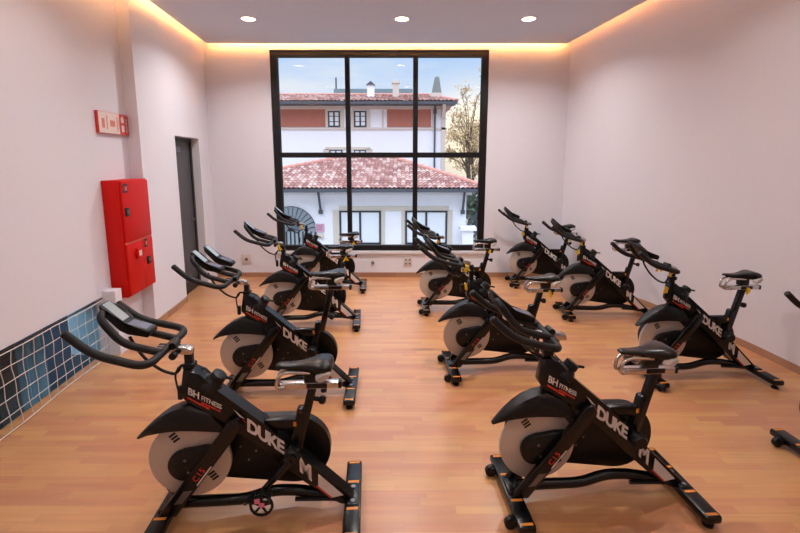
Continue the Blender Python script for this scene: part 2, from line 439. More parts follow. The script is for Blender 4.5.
b = MB(); b.box((CD+.04,.17,.385),(CD+.043,.22,.44)); b.build('call_point_face', WHITE_INK, k, smooth=0)
b = MB(); b.box((CD+.0075,.315,.02),(CD+.0095,.318,.515)); b.build('door_seam', mat('dark_red_seam',(140,20,18),.5), lo, smooth=0)

# fire sign above it
root = empty('fire_sign', (sx(XN,4.18),4.18,2.105), ANG); tag(root, 'small red fire hose sign, pale with painted glare, high on the left wall', 'sign')
b = MB(); b.box((.0005,0,0),(.03,.535,.205),.002); b.build('sign_body', REDSIGN, root)
b = MB(); b.box((.03,.004,.004),(.0315,.36,.201)); b.build('glare_panel', GLARESIGN, root, smooth=0)  # pale colour paints the glare on this part of the sign
b = MB(); ink = mat('glare_washed_ink', (214, 130, 112), .4)
for y, z, w, h in ((.05,.05,.05,.09),(.13,.04,.02,.13),(.19,.07,.09,.06),(.31,.03,.018,.14),(.345,.05,.018,.10)): b.box((.0315,y,z),(.032,y+w,z+h))
b.build('glare_washed_print', ink, root, smooth=0)  # print kept light to sit within the painted glare
b = MB()
b.box((.03,.395,.12),(.0312,.445,.17)); b.box((.03,.395,.03),(.0312,.445,.095)); b.lathe((.0305,.42,.175),(1,0,0),[(0,.012),(.001,.012),(.001,0)],12)
for k in range(7): b.box((.03,.478+.012*(k%2),.03+k*.02),(.0312,.503,.042+k*.02))
b.build('white_pictogram', WHITE_INK, root, smooth=0)

# ------------------------------------------------------------------ downlights
def downlight(x, y, label, power=20):
    r = empty('downlight', (x,y,ZC)); tag(r, label, 'light', 'recessed downlights')
    b = MB(); b.lathe((0,0,0),(0,0,-1),[(-.0005,.098),(.006,.094),(.007,.082),(.001,.078),(.0,.078)],32); b.build('trim_ring', SOCKET, r)
    b = MB(); b.lathe((0,0,0),(0,0,-1),[(.0005,.078),(.002,.077),(.0025,0)],32); b.build('diffuser', LAMPFACE, r)
    l = bpy.data.lights.new('lamp','AREA'); l.shape = 'DISK'; l.size = .14; l.energy = power; l.color = (1,.97,.95); l.spread = R(140)
    o = bpy.data.objects.new('lamp', l); COL.objects.link(o); o.parent = r; o.location = (0,0,-.012)
for x, lab in ((-1.83,'downlight in the ceiling nearest the red fire cabinet side'),(.024,'middle downlight of the row before the window'),(1.553,'downlight in the ceiling nearest the bare right wall')): downlight(x,5.63,lab)
for y in (3.3,1.0,-1.2):
    for x in (-1.65,.15,1.8): downlight(x,y,'recessed round downlight nearer the viewer, above the frame', {3.3:12 if abs(x-.15)>.1 else 24,1.0:5,-1.2:4}[y])

# ------------------------------------------------------------------ spin bike, built facing -x, its left side towards -y
def V(u, w, z): return (-u, -w, z)
def uz(pts): return [(-u, z) for u, z in pts]
def PR(b, pts, w0, w1, bevel=0): return b.prism(uz(pts), 'y', -w1, -w0, bevel)
def oplate(b, pts, w): return b.poly([V(u,w,z) for u,z in pts])

HUB = (.826, .335)
def make_bike():
    root = empty('spin_bike')
    # frame
    b = MB()
    PR(b, [(.842,.70),(.805,.655),(.628,.547),(.452,.395),(.36,.30),(.14,.096),(.06,.052),(0,.05),(-.008,.085),(.025,.112),(.184,.27),(.293,.381),(.441,.536),(.663,.728),(.745,.80),(.772,.838),(.818,.838)], -.04,.04,.014)
    fr = b.build('main_frame', BLACK, root)
    b = MB(); wf = .0412
    b.use(WHITE_INK)
    def ax(deg, lean): return (math.cos(R(deg)),0,-math.sin(R(deg))), (lean,0,1)
    X, Y = ax(30,.12)
    b.text('BH', V(.800,wf,.712), X, Y, .05, .03, spacing=.95); b.build('maker_lettering', None, fr, smooth=0, recalc=False); b = MB(); b.use(WHITE_INK); b.text('FITNESS', V(.738,wf,.678), X, Y, .034, .02, spacing=.92); b.build('maker_lettering', None, fr, smooth=0, recalc=False); b = MB(); b.use(WHITE_INK)
    X, Y = ax(38,.05)
    b.text('DUKE', V(.525,wf,.505), X, Y, .094, .045, spacing=.88); b.build('model_lettering', None, fr, smooth=0, recalc=False); b = MB(); b.use(WHITE_INK)
    X, Y = ax(46,.0)
    b.text('M', V(.272,wf,.268), X, Y, .118, .04); b.build('letter_mark', None, fr, smooth=0, recalc=False); b = MB(); b.use(WHITE_INK)
    oplate(b, [(.175,.243),(.048,.112),(.105,.100),(.178,.172)], wf); b.build('white_wedge', None, fr, smooth=0, recalc=False)
    b = MB(); oplate(b, [(.585,.622),(.53,.565),(.555,.578)], wf); b.build('white_flash', WHITE_INK, fr, smooth=0, recalc=False)
    for q in ([(.735,.668),(.645,.614),(.65,.607),(.74,.660)],[(.80,.697),(.70,.632),(.705,.624),(.803,.688)],[(.19,.172),(.115,.096),(.105,.099),(.18,.174)],[(.55,.570),(.515,.54),(.54,.556)]):
        b = MB(); oplate(b, q, wf); b.build('red_stripe', RED_INK, fr, smooth=0, recalc=False)
    # seat tube and bridge
    b = MB()
    PR(b, [(.335,.31),(.275,.60),(.225,.60),(.285,.29)], -.026,.026,.012)
    PR(b, [(.46,.542),(.25,.545),(.255,.478),(.395,.478)], -.025,.025,.018)
    st = b.build('seat_tube', BLACK, root)
    b = MB(); oplate(b,[(.296,.530),(.280,.530),(.280,.505),(.296,.505)],.0262); b.build('warning_sticker', ORANGE, st, smooth=0, recalc=False)
    # lower tube
    b = MB(); b.tube([V(*p) for p in fillet([(.94,0,.088),(.56,0,.085),(.43,0,.128),(.30,0,.125),(.16,0,.095),(.02,0,.068)], .06, 4)], [.03]*1+[.028]*(5*4)+[.02], 12)
    b.tube([V(*p) for p in ((.30,.03,.095),(.15,.03,.088),(.0,.03,.075))], .011, 8)
    b.build('lower_tube', BLACK, root)
    # fork legs
    leg_pts = [(.536,.545),(.562,.59),(.608,.575),(.648,.512),(.978,.075),(.888,.068),(.580,.482)]
    for s in (1,-1):
        b = MB(); PR(b, leg_pts, min(s*.05,s*.082), max(s*.05,s*.082), .008)
        lg = b.build('fork_leg', BLACK, root)
        if s == 1:
            b = MB(); b.use(RED_INK)
            d = Vector((.86-.62,0,.19-.505)).normalized()
            X = (math.cos(R(53)),0,math.sin(R(53))); Yx = (-math.sin(R(53)),0,math.cos(R(53)))
            b.text('C15', V(.772,.0828,.258), X, Yx, .042, .02, spacing=1.2); b.build('leg_lettering', None, lg, smooth=0, recalc=False); b = MB()
            b.use(WHITE_INK); oplate(b, [(.774,.243),(.698,.344),(.693,.340),(.769,.239)], .0828)
            b.build('white_stripe', None, lg, smooth=0, recalc=False)
            b = MB(); oplate(b, [(.795,.215),(.852,.143),(.892,.140),(.838,.212)], .0828); b.build('hatched_plate', STEEL, lg, smooth=0, recalc=False)
    # flywheel
    b = MB(); b.lathe(V(HUB[0],0,HUB[1]), (0,1,0), [(-.013,0),(-.013,.196),(-.009,.205),(.009,.205),(.013,.196),(.013,.18),(.011,.176),(.011,0)], 64)
    b.lathe(V(HUB[0],0,HUB[1]), (0,-1,0), [(.0115,.205*.0),(.0115,0)], 8) if False else None
    fw = b.build('flywheel', DISC, root)
    for a in (118, -40):
        b = MB()
        c = Vector((math.cos(R(a)),0,math.sin(R(a))))*.145; t = Vector((math.cos(R(35)),0,math.sin(R(35)))); n = Vector((-t.z,0,t.x)); o = Vector(V(HUB[0],.0135,HUB[1]))+c
        for k in range(3):
            for sgn in (1,):
                q0 = o+n*(.022-.017*k); b.poly([q0-t*.02, q0+t*.02, q0+t*.02-n*.012, q0-t*.02-n*.012])
        b.build('wheel_sticker', PLAST, fw, smooth=0, recalc=False)
    # hub cover
    b = MB(); pts = [(.842+.084*math.cos(R(a)), .322+.084*math.sin(R(a))) for a in range(-75,91,15)]
    PR(b, pts+[(.74,.425),(.655,.425),(.645,.395),(.70,.315),(.79,.245)], .014, .05, .01); hb = b.build('hub_cover', PLAST, root)
    b = MB(); b.box((-.885,-.053,.318),(-.80,-.05,.336)); b.build('adjuster_slot', PLAST, hb)
    for q in ((.835,.358),(.822,.292)):
        b = MB(); b.cyl(V(q[0],.05,q[1]),V(q[0],.054,q[1]),.007,n=10); b.build('hub_bolt', STEEL, hb)
    # fender
    b = MB()
    top = [(1.078,.466),(1.05,.495),(1.01,.535),(.965,.573),(.915,.607),(.86,.630),(.80,.645),(.70,.60)]
    bot = [(.62,.50),(.70,.508),(.79,.520),(.88,.520),(.96,.507),(1.02,.488)]
    def sec(k, w): return w
    secs = []
    tp = top; bt = [(1.07,.463),(1.02,.488),(.96,.505),(.90,.517),(.84,.522),(.78,.520),(.70,.512),(.62,.50)]
    for i, ((u,z),(u2,z2)) in enumerate(zip(tp, bt)):
        w = [.012,.03,.042,.05,.055,.056,.055,.05][i]
        if i == 0: ring = [V(u,-w,z),V(u,0,z+.004),V(u,w,z),V(u2,w,z2-.002),V(u2,0,z2-.003),V(u2,-w,z2-.002)]
        else:
            ring = [V(u,-w*.72,z),V(u,0,z+.004),V(u,w*.72,z),V(u2,w,z2),V(u2,0,z2-.004),V(u2,-w,z2)]
        m1 = (Vector(ring[2])*.8+Vector(ring[3])*.2)+Vector((0,-w*.2,0)); m2 = (Vector(ring[0])*.8+Vector(ring[5])*.2)+Vector((0,w*.2,0))
        secs.append([ring[0],ring[1],ring[2],m1,ring[3],ring[4],ring[5],m2])
    b.loft(secs); b.build('fender', PLAST, root, smooth=50)
    # chain guard on the far side
    def hull(c0, r0, c1, r1, n=20):
        (x0,y0),(x1,y1) = c0,c1; d = math.hypot(x1-x0,y1-y0); ang = math.atan2(y1-y0,x1-x0); be = math.acos((r0-r1)/d); P = []
        for k in range(n+1):
            a = ang+be+(2*math.pi-2*be)*k/n; P.append((x0+r0*math.cos(a),y0+r0*math.sin(a)))
        for k in range(n+1):
            a = ang-be+2*be*k/n; P.append((x1+r1*math.cos(a),y1+r1*math.sin(a)))
        return P
    b = MB(); PR(b, hull((.315,.30),.195,(.80,.335),.165), -.135,-.085,.012); g = b.build('chain_guard', PLAST, root)
    for u, z in ((.60,.33),(.52,.30),(.56,.25)):
        b = MB(); b.cyl(V(u,-.085,z),V(u,-.083,z),.006,n=8); b.build('guard_screw', STEEL, g)
    # bottom bracket boss
    b = MB(); b.lathe(V(.298,0,.375),(0,-1,0),[(-.08,0),(-.08,.03),(.05,.034),(.06,.042),(.085,.042),(.09,.034),(.10,.03),(.10,0)],24); b.build('crank_boss', PLAST, root)
    # stabilisers
    for u0, name in ((.957,'front_stabilizer'),(0.,'rear_stabilizer')):
        b = MB(); v = b.box(V(u0+.044,.275,.035),V(u0-.044,-.275,.078)); b.bev(v,.012)
        b.box(V(u0+.03,.06,.03),V(u0-.03,-.06,.092),.008) if u0 else b.box(V(.03,.075,.04),V(-.03,-.075,.084),.004)
        sbl = b.build(name, BLACK, root)
        for s in (1,-1):
            b = MB(); b.lathe(V(u0,s*.235,0),(0,0,1),[(0,0),(0,.026),(.012,.028),(.02,.012),(.04,.012),(.04,0)],16); b.build('foot', PLAST, sbl)
            [(bb.box(V(u0+.03,s*(wq+.017),.0778),V(u0-.03,s*wq,.0790)), bb.build('warning_sticker', ORANGE, sbl, smooth=0)) for wq, bb in ((.245,MB()),(.088,MB()))]
            if u0:
                b = MB(); b.lathe(V(u0+.062,s*.19,.034),(0,1,0),[(-.014,0),(-.014,.012),(-.012,.031),(.012,.031),(.014,.012),(.014,0)],20)
                b.box(V(u0+.066,s*.19+.022,.026),V(u0+.02,s*.19+.016,.06)); b.box(V(u0+.066,s*.19-.016,.026),V(u0+.02,s*.19-.022,.06)); b.build('transport_wheel', PLAST, sbl)
        if not u0:
            for s in (1,-1):
                b = MB(); b.cyl(V(0,s*.05,.084),V(0,s*.05,.088),.012,n=12); b.build('bolt', STEEL, sbl)
    # seat group
    b = MB(); PR(b, [(.304,.36),(.258,.36),(.168,.725),(.214,.725)], -.02,.02,.006); b.build('seat_post', BLACK, root)
    b = MB(); b.cyl(V(.205,0,.645),V(.165,0,.635),.012,n=12); b.lathe(V(.165,0,.635),(1,0,-.2),[(0,.014),(.008,.022),(.03,.022),(.036,.012),(.036,0)],14); b.build('seat_height_knob', PLAST, root)
    b = MB(); b.use(CHROME); b.box(V(.358,.021,.702),V(.062,-.021,.736),.004); b.use(PLAST); b.box(V(.225,.0225,.705),V(.12,-.0225,.7335),.003); b.box(V(.065,.022,.701),V(.046,-.022,.737),.004)
    sl = b.build('seat_slider', None, root)
    b = MB(); b.use(CHROME)
    for s in (1,-1): b.tube([V(*p) for p in fillet([(.33,s*.024,.72),(.374,s*.026,.716),(.362,s*.028,.782),(.32,s*.03,.802),(.20,s*.034,.797)],.03,5)], .009, 10)
    b.build('saddle_rail', CHROME, sl)
    b = MB(); b.use(PLAST); b.cyl(V(.14,0,.72),V(.14,0,.70),.01,n=10); b.lathe(V(.14,0,.70),(0,0,-1),[(0,.01),(.005,.016),(.022,.016),(.025,0)],12); b.box(V(.235,.03,.737),V(.16,-.03,.80),.008); b.build('saddle_clamp', PLAST, sl)
    b = MB(); secs = []
    for u, hw, zt, zb in ((0.3746,0.01,0.83,0.826),(0.371,0.02,0.836,0.818),(0.3534,0.027,0.84,0.812),(0.3006,0.031,0.842,0.806),(0.2566,0.037,0.845,0.802),(0.2214,0.048,0.851,0.798),(0.1862,0.07,0.857,0.792),(0.1554,0.085,0.864,0.788),(0.1264,0.09,0.865,0.788),(0.1053,0.082,0.859,0.794),(0.093,0.065,0.847,0.805),(0.0877,0.04,0.835,0.815)):
        ring = []
        for k in range(16):
            a = 2*math.pi*k/16; cs, sn = math.cos(a), math.sin(a)
            y = hw*math.copysign(abs(cs)**.75, cs); zc = zb+(zt-zb)*.55
            z = zc+(zt-zc)*abs(sn)**.8 if sn >= 0 else zc-(zc-zb)*abs(sn)**.8*(1 if abs(cs) > .6 else .6)
            if sn > .7 and u < .34: z -= .007*(1-abs(cs))
            ring.append(V(u,y,z))
        secs.append(ring)
    b.loft(secs); sd = b.build('saddle', VINYL, root, smooth=60)
    for s in (1,-1):
        b = MB()
        c = Vector(V(.132,s*.080,.797)); n = Vector((0.25,-s,-.25)).normalized(); t = Vector((1,0,.45)).normalized(); t = (t-n*t.dot(n)).normalized(); q = n.cross(t)
        ring = [c+t*.040*math.cos(2*math.pi*k/20)+q*.021*math.sin(2*math.pi*k/20) for k in range(20)]; ring2 = [c+n*.012+(p-c)*.8 for p in ring]
        b.loft([[p-n*.02 for p in ring], ring, ring2])
        b.build('rear_bumper', GREYPAD, sd)
    # steering group
    b = MB(); PR(b, [(.815,.55),(.778,.55),(.778,.905),(.815,.905)], -.018,.018,.004); b.use(PLAST); PR(b, [(.822,.828),(.768,.828),(.768,.858),(.822,.858)], -.028,.028,.006); b.build('handlebar_post', BLACK, root)
    b = MB(); b.use(CHROME); PR(b, [(.775,.905),(.775,.932),(.80,.945),(.94,.955),(.94,.925),(.83,.915),(.83,.905)], -.02,.02,.006); b.use(PLAST)
    b.lathe(V(.86,0,.955),(0,1,0),[(-.03,0),(-.03,.018),(.03,.018),(.03,0)],14); b.lathe(V(.85,.0,.915),(0,-1,0),[(.0,.01),(.035,.01),(.035,.018),(.06,.018),(.062,0)],12)
    b.build('handlebar_slider', None, root)
    b = MB(); zb = .955
    outer = [(1.228,.208,1.103),(1.12,.212,1.006),(.890,.222,zb-.014),(.886,-.222,zb-.008),(1.12,-.212,1.008),(1.228,-.208,1.103)]
    P = fillet([V(*p) for p in outer], .075, 7)
    e0 = P[0]+(P[0]-P[1]).normalized()*.006; e1 = P[-1]+(P[-1]-P[-2]).normalized()*.006
    b.tube([e0]+P+[e1], [.012]+[.0185]*len(P)+[.012], 14)
    inner = [(.886,.085,zb-.006),(1.06,.085,.998),(1.16,.085,1.135),(1.165,-.085,1.14),(1.06,-.085,.998),(.886,-.085,zb-.006)]
    b.tube(fillet([V(*p) for p in inner], .06, 6), .0175, 14)
    b.build('handlebar', FOAM, root)
    make_console(root, 0.)
    # cable
    b = MB(); b.tube(fillet([V(*p) for p in ((1.07,0,1.0),(1.05,.0,.95),(1.0,.005,.88),(.93,.005,.82),(.87,.005,.80),(.85,.0,.815),(.838,0,.845),(.812,0,.84))],.03,4), .0075, 8)
    b.tube(fillet([V(*p) for p in ((.845,.012,.84),(.865,.015,.80),(.858,.012,.72),(.84,.0,.70))],.03,4), .005, 6)
    b.box(V(.862,.016,.735),V(.838,-.016,.665),.006); b.build('cable', PLAST, root)
    # resistance knob
    b = MB(); d = Vector((.70,0,.72)).normalized()
    c = Vector(V(.695,0,.735)); n = Vector((.62,0,.78))
    b.lathe(c-n*.02, n, [(0,0),(0,.056),(.022,.056),(.034,.047),(.052,.041),(.058,.034),(.064,.039),(.092,.037),(.097,.024),(.097,0)], 24); kn = b.build('resistance_knob', PLAST, root)
    b = MB(); b.tube([c+n*.055, c+n*.05+Vector((.075,0,-.01))], [.009,.007], 10); b.build('lever', PLAST, kn)
    return root

def make_console(root, w):
    b = MB()
    PR(b, [(1.178,1.168),(1.17,1.178),(1.065,1.078),(.958,1.043),(.952,1.025),(.965,1.005),(1.06,1.025),(1.095,1.045),(1.17,1.13)], w-.04, w+.04, .008)
    o = b.build('console', PLAST, root)
    b = MB(); b.use(LCD); b.poly([V(1.164,w-.03,1.1735),V(1.164,w+.03,1.1735),V(1.078,w+.03,1.0915),V(1.078,w-.03,1.0915)])
    b.use(BLUEGREY); b.poly([V(1.058,w-.032,1.0772),V(1.058,w+.032,1.0772),V(.972,w+.032,1.0492),V(.972,w-.032,1.0492)])
    b.build('screen', None, o, smooth=0, recalc=False); return o

def make_crank(root):
    b = MB(); b.tube([V(.30,.105,.375),V(.33,.11,.34),V(.440,.115,.222)], [.022,.019,.015], 10); b.lathe(V(.30,.10,.375),(0,-1,0),[(-.0,0),(0,.026),(.02,.026),(.022,0)],16)
    c = b.build('crank_arm', BLACK, root)
    b = MB(); b.cyl(V(.437,.11,.232),V(.437,.215,.232),.01,n=10)
    for a in (-.04,.04): b.box(V(.437+a+.008,.21,.222),V(.437+a-.008,.13,.242),.003)
    b.box(V(.485,.21,.226),V(.39,.20,.238)); b.box(V(.485,.14,.226),V(.39,.13,.238))
    pd = b.build('pedal', PLAST, c)
    b = MB(); ring = [V(.437+.052*math.cos(2*math.pi*k/24),.17,.185+.052*math.sin(2*math.pi*k/24)) for k in range(24)]
    b.tube(ring, .007, 8, closed=True)
    for k in range(5):
        a = 2*math.pi*k/5+.4; b.tube([V(.437,.17,.185),V(.437+.05*math.cos(a),.17,.185+.05*math.sin(a))], .006, 6)
    b.tube(fillet([V(.49,.21,.235),V(.515,.19,.21),V(.515,.16,.20),V(.48,.14,.23)],.02,4), .005, 6); b.build('toe_cage', PLAST, pd)
    b = MB(); b.box(V(.455,.222,.238),V(.43,.219,.262)); b.box(V(.435,.222,.218),V(.41,.219,.24)); b.build('pink_sticker', PINK, pd, smooth=0)

def tagpiece(root, u, w, z, seed):
    rnd = random.Random(seed); b = MB()
    for k in range(3):
        a = rnd.uniform(-.6,.6); l = rnd.uniform(.035,.055); du, dz = l*math.sin(a), -l*math.cos(a); ww = w+rnd.uniform(-.015,.015); s = .009
        b.hexa([V(u-s,ww,z),V(u+s,ww,z),V(u+s,ww+.003,z),V(u-s,ww+.003,z)][:0] or [V(u+du-s,ww,z+dz),V(u+du+s,ww,z+dz),V(u+du+s,ww+.004,z+dz),V(u+du-s,ww+.004,z+dz),V(u-s,ww,z),V(u+s,ww,z),V(u+s,ww+.004,z),V(u-s,ww+.004,z)])
    b.lathe(V(u,w,z),(0,1,0),[(-.018,.0),(-.018,.010),(.018,.010),(.018,0)],10)
    return b.build('yellow_tag', YELLOW, root)

PROTO = make_bike()
SEAT = ('seat_post','seat_slider','saddle','seat_height_knob'); STEER = ('handlebar_post','handlebar_slider','handlebar','console','cable')
def base(n): return n.split('.')[0]
def copy_tree(o, parent=None):
    c = o.copy(); COL.objects.link(c)
    if parent: c.parent = parent
    for ch in list(o.children): copy_tree(ch, c)
    return c
GR = 'indoor cycling bikes set out in rows on the wooden floor'
BIKES = [
 # x, y, yaw, seat(du,dz), bars(du,dz), tags, label
 (-.252,2.116,4.0,(0,0),(0,0),0,'black spin bike nearest the viewer in the left row, with a pedal in view'),
 (1.564,2.236,3.8,(.03,.02),(-.075,.02),0,'large black spin bike in the right foreground, its front bar fully in view'),
 (-.39,3.321,1.7,(-.06,.155),(.015,-.005),0,'second spin bike of the left row, high saddle, two consoles on its bars'),
 (-.495,4.83,4.5,(-.06,.07),(.02,.02),1,'third spin bike of the left row, before the wall socket by the door'),
 (-.535,6.22,3.0,(-.04,-.02),(.05,.03),1,'farthest spin bike of the left row, against the window'),
 (1.407,3.73,3.7,(-.06,.01),(.03,.06),1,'second spin bike of the middle row, half hidden by the foreground handlebar'),
 (1.274,5.32,.4,(0,.045),(-.045,-.005),1,'farthest spin bike of the middle row, in front of the double socket'),
 (2.671,6.407,-3.6,(.01,.06),(-.05,.0),1,'farthest spin bike of the right row, beside the right edge of the window'),
 (2.957,5.067,-3.4,(.07,.09),(-.01,.0),1,'second farthest spin bike of the right row, close to the bend in the wall'),
 (3.071,3.612,2.6,(-.02,.07),(-.01,.035),1,'spin bike standing by the blank wall socket, pale right wall behind its seat'),
 (3.488,2.488,3.,(.1,.0),(-.155,-.07),0,'spin bike cut off by the right edge, only grip and front foot in view'),
]
for i, (x,y,a,(su,sz),(hu,hz),tg,lab) in enumerate(BIKES):
    o = PROTO if i == 0 else copy_tree(PROTO)
    o.location = (x,y,0); o.rotation_euler = (0,0,R(a)); tag(o, lab, 'exercise bike', GR)
    for ch in o.children:
        n = base(ch.name)
        if n in SEAT: ch.location = (-su-(sz*.0 if n != 'seat_post' else 0), 0, sz)
        if n in STEER: ch.location = (-hu if n != 'handlebar_post' else 0, 0, hz)
        if n == 'seat_height_knob': ch.location = (0,0,0)
        if n == 'seat_post': ch.location = (-su*.2+sz*.25, 0, sz)
    if tg:
        tagpiece(o, .83+hu*.5, .03, .90+hz, i); tagpiece(o, .17+su, .03, .715+sz, i+20)
        if i >= 5: tagpiece(o, .99+hu, .1, .965+hz, i+40); tagpiece(o, .85, .02, .80, i+60)
for ch in list(PROTO.children): pass
make_crank(PROTO)
B2 = [o for o in COL.objects if o.type == 'EMPTY' and o.get('label','').startswith('second spin bike of the left')][0]
c2 = make_console(B2, -.2); c2.location = (0,0,-.005)

# ------------------------------------------------------------------ outside
b = MB(); b.box((-40,YB+.6,-3.6),(40,70,-3.4)); struct(b.build('street', PAVE, smooth=0))

def tiled_slope(x0, x1, xr0, xr1, ye, ze, yr, zr, pitch, rowlen, amp, name, parent):
    """front slope of a hipped roof: eave x0..x1 at (ye,ze), ridge xr0..xr1 at (yr,zr), real barrel tiles"""
    bm = bmesh.new(); uvl = bm.loops.layers.uv.new('UVMap')
    sl = math.hypot(yr-ye, zr-ze); rows = max(2,int(sl/rowlen)); cols = int((x1-x0)/pitch); ku, kv = 6, 2
    n = Vector((0,-(zr-ze),(yr-ye))).normalized()
    grid = {}
    def vert(i, j):
        if (i,j) in grid: return grid[(i,j)]
        x = x0+(x1-x0)*i/(cols*ku); t = (j//2+(.999 if j%2 else 0))/rows if j < rows*2 else 1.
        ph = (i%ku)/ku; h = amp*math.sin(math.pi*ph)**.7 if 0 < ph else 0.
        lift = .03*(1-(j%2))*(1 if j < rows*2 else 0)
        p = Vector((x, ye+(yr-ye)*t, ze+(zr-ze)*t))+n*(h+lift)
        v = bm.verts.new(p); grid[(i,j)] = v; return v
    for j in range(rows*2-1):
        for i in range(cols*ku):
            t = (j//2+.5)/rows; xm = x0+(x1-x0)*(i+.5)/(cols*ku)
            if xm < x0+(xr0-x0)*t-.1 or xm > x1+(xr1-x1)*t+.1: continue
            f = bm.faces.new([vert(i,j),vert(i+1,j),vert(i+1,j+1),vert(i,j+1)])
            for l in f.loops: l[uvl].uv = (i//ku+.5, j//2+.5)
    me = bpy.data.meshes.new(name); bm.to_mesh(me); bm.free(); me.materials.append(TILES)
    for p in me.polygons: p.use_smooth = True
    me.set_sharp_from_angle(angle=R(50))
    o = bpy.data.objects.new(name, me); COL.objects.link(o); o.parent = parent; return o
def ridge_caps(b, p0, p1, r=.11, step=.42):
    p0, p1 = Vector(p0), Vector(p1); n = max(1,int((p1-p0).length/step))
    for k in range(n): b.tube([p0+(p1-p0)*(k/n), p0+(p1-p0)*((k+1.08)/n)], [r*1.08,r*.92], 10)

def win(parent, x0, x1, z0, z1, y, fr=WINDARK, pane=BLIND, t=.07, mull=1, bars=0):
    b = MB(); b.box((x0,y-.06,z0),(x0+t,y+.02,z1)); b.box((x1-t,y-.06,z0),(x1,y+.02,z1)); b.box((x0+t,y-.06,z0),(x1-t,y+.02,z0+t)); b.box((x0+t,y-.06,z1-t),(x1-t,y+.02,z1))
    for k in range(mull):
        xm = x0+(x1-x0)*(k+1)/(mull+1); b.box((xm-t*.6,y-.055,z0+t),(xm+t*.6,y+.015,z1-t))
    for k in range(bars):
        zm = z0+(z1-z0)*(k+1)/(bars+1); b.box((x0+t,y-.05,zm-.02),(x1-t,y+.01,zm+.02))
    f = b.build('window', fr, parent, smooth=0)
    b = MB(); b.box((x0+t,y-.02,z0+t),(x1-t,y,z1-t)); b.build('pane', pane, f, smooth=0)

# low tiled house across the street
H = empty('tiled_house', (-.8,18,-3.4)); tag(H, 'low white house with a hipped pink clay tile roof outside the window', 'house')
def rel(H): return Matrix.Translation(H.location)
def hb(b, name, m, par=H, **k):
    bmesh.ops.translate(b.bm, verts=b.bm.verts[:], vec=-Vector(H.location)) if par is H else None
    return b.build(name, m, par, **k)
class OB(MB):
    pass
def wpart(root, name, m, boxes, smooth=0, parent=None):
    b = MB()
    for q in boxes: b.box(*q)
    bmesh.ops.translate(b.bm, verts=b.bm.verts[:], vec=-Vector(root.location))
    return b.build(name, m, parent or root, smooth=smooth)
wpart(H, 'wall', RENDER, [((-8.2,18,-3.4),(2.72,24,.62))])
wpart(H, 'eave_moulding', RENDER, [((-8.4,17.75,.46),(2.9,18,.62))])
wpart(H, 'gutter', SLATE, [((-8.55,17.2,.62),(3.45,17.36,.75)),((-8.5,17.36,.60),(3.4,18.,.64))])
def shifted(o, root): o.location = -Vector(root.location); return o
shifted(tiled_slope(-8.52,3.44,-2.6,-.55,17.2,.74,22.5,2.02,.178,.34,.055,'roof',H), H)
b = MB(); ridge_caps(b,(-2.6,22.5,2.06),(-.55,22.5,2.06)); ridge_caps(b,(-8.5,17.25,.8),(-2.6,22.5,2.06)); ridge_caps(b,(3.42,17.25,.8),(-.55,22.5,2.06)); b.poly([(-8.5,17.3,.74),(3.42,17.3,.74),(-.55,22.5,1.98),(-2.6,22.5,1.98)])
b.poly([(-8.5,17.3,.74),(-8.5,27,.74),(-2.6,22.5,1.98)]); b.poly([(3.42,17.3,.74),(-.55,22.5,1.98),(3.42,27,.74)]); b.poly([(-8.5,27,.74),(3.42,27,.74),(-.55,22.5,1.98),(-2.6,22.5,1.98)])
shifted(b.build('ridge_tiles', mat('ridge_clay',(196,140,128),.85), H), H)
wpart(H, 'window_surround', BEIGE, [((-2.76,17.95,-1.72),(-2.5,18,-.17)),((-2.5,17.95,-.19),(2.0,18,-.01)),((1.95,17.95,-1.72),(2.16,18,-.17)),((-2.5,17.93,-1.74),(1.95,18,-1.6)),((-.78,17.96,-1.6),(-.62,18,-.19)),((.06,17.96,-1.6),(.2,18,-.19))])
win(H,-2.49,-.79,-1.59,-.19,17.98); win(H,.22,1.94,-1.59,-.19,17.98)
for f in H.children:
    if base(f.name) == 'window': f.location = -Vector(H.location)
# arched louvre
b = MB(); cx, cz, r = -4.5, -1.06, 1.03; n = 15
for k in range(n):
    a0, a1 = math.pi*k/n, math.pi*(k+.8)/n
    b.hexa([(cx+.16*math.cos(a0),17.93,cz+.16*math.sin(a0)),(cx+r*math.cos(a0),17.93,cz+r*math.sin(a0)),(cx+r*math.cos(a0),17.99,cz+r*math.sin(a0)),(cx+.16*math.cos(a0),17.99,cz+.16*math.sin(a0)),
            (cx+.16*math.cos(a1),17.88,cz+.16*math.sin(a1)),(cx+r*math.cos(a1),17.88,cz+r*math.sin(a1)),(cx+r*math.cos(a1),17.94,cz+r*math.sin(a1)),(cx+.16*math.cos(a1),17.94,cz+.16*math.sin(a1))])
for k in range(12): b.box((cx-r+.03+k*.17,17.9,-3.3),(cx-r+.13+k*.17,17.97,cz))
shifted(b.build('arched_shutter', LOUVRE, H, smooth=0), H)
b = MB(); b.prism([(cx+(r+.02)*math.cos(math.pi*k/24),cz+(r+.02)*math.sin(math.pi*k/24)) for k in range(25)]+[(cx-r-.02,-3.3),(cx+r+.02,-3.3)],'y',17.985,17.995); shifted(b.build('arch_recess', WINDARK, H, smooth=0), H)
b = MB(); b.box((-3.51,17.95,-1.09),(-3.13,18,-.74)); o = tag(b.build('wall_plaque', PINKSIGN, smooth=0), 'small pink plaque on the white house beside the arched shutter', 'plaque')
b = MB(); b.use(mat('plaque_print',(150,90,120),.6))
for z in (-.84,-.92,-1.0): b.box((-3.45,17.945,z),(-3.2,17.95,z+.03))
b.build('plaque_print', None, o, smooth=0)
b = MB(); b.box((-3.53,17.9,-1.34),(-3.16,18,-1.17),.02); shifted(b.build('letter_box', BEIGE, H), H)
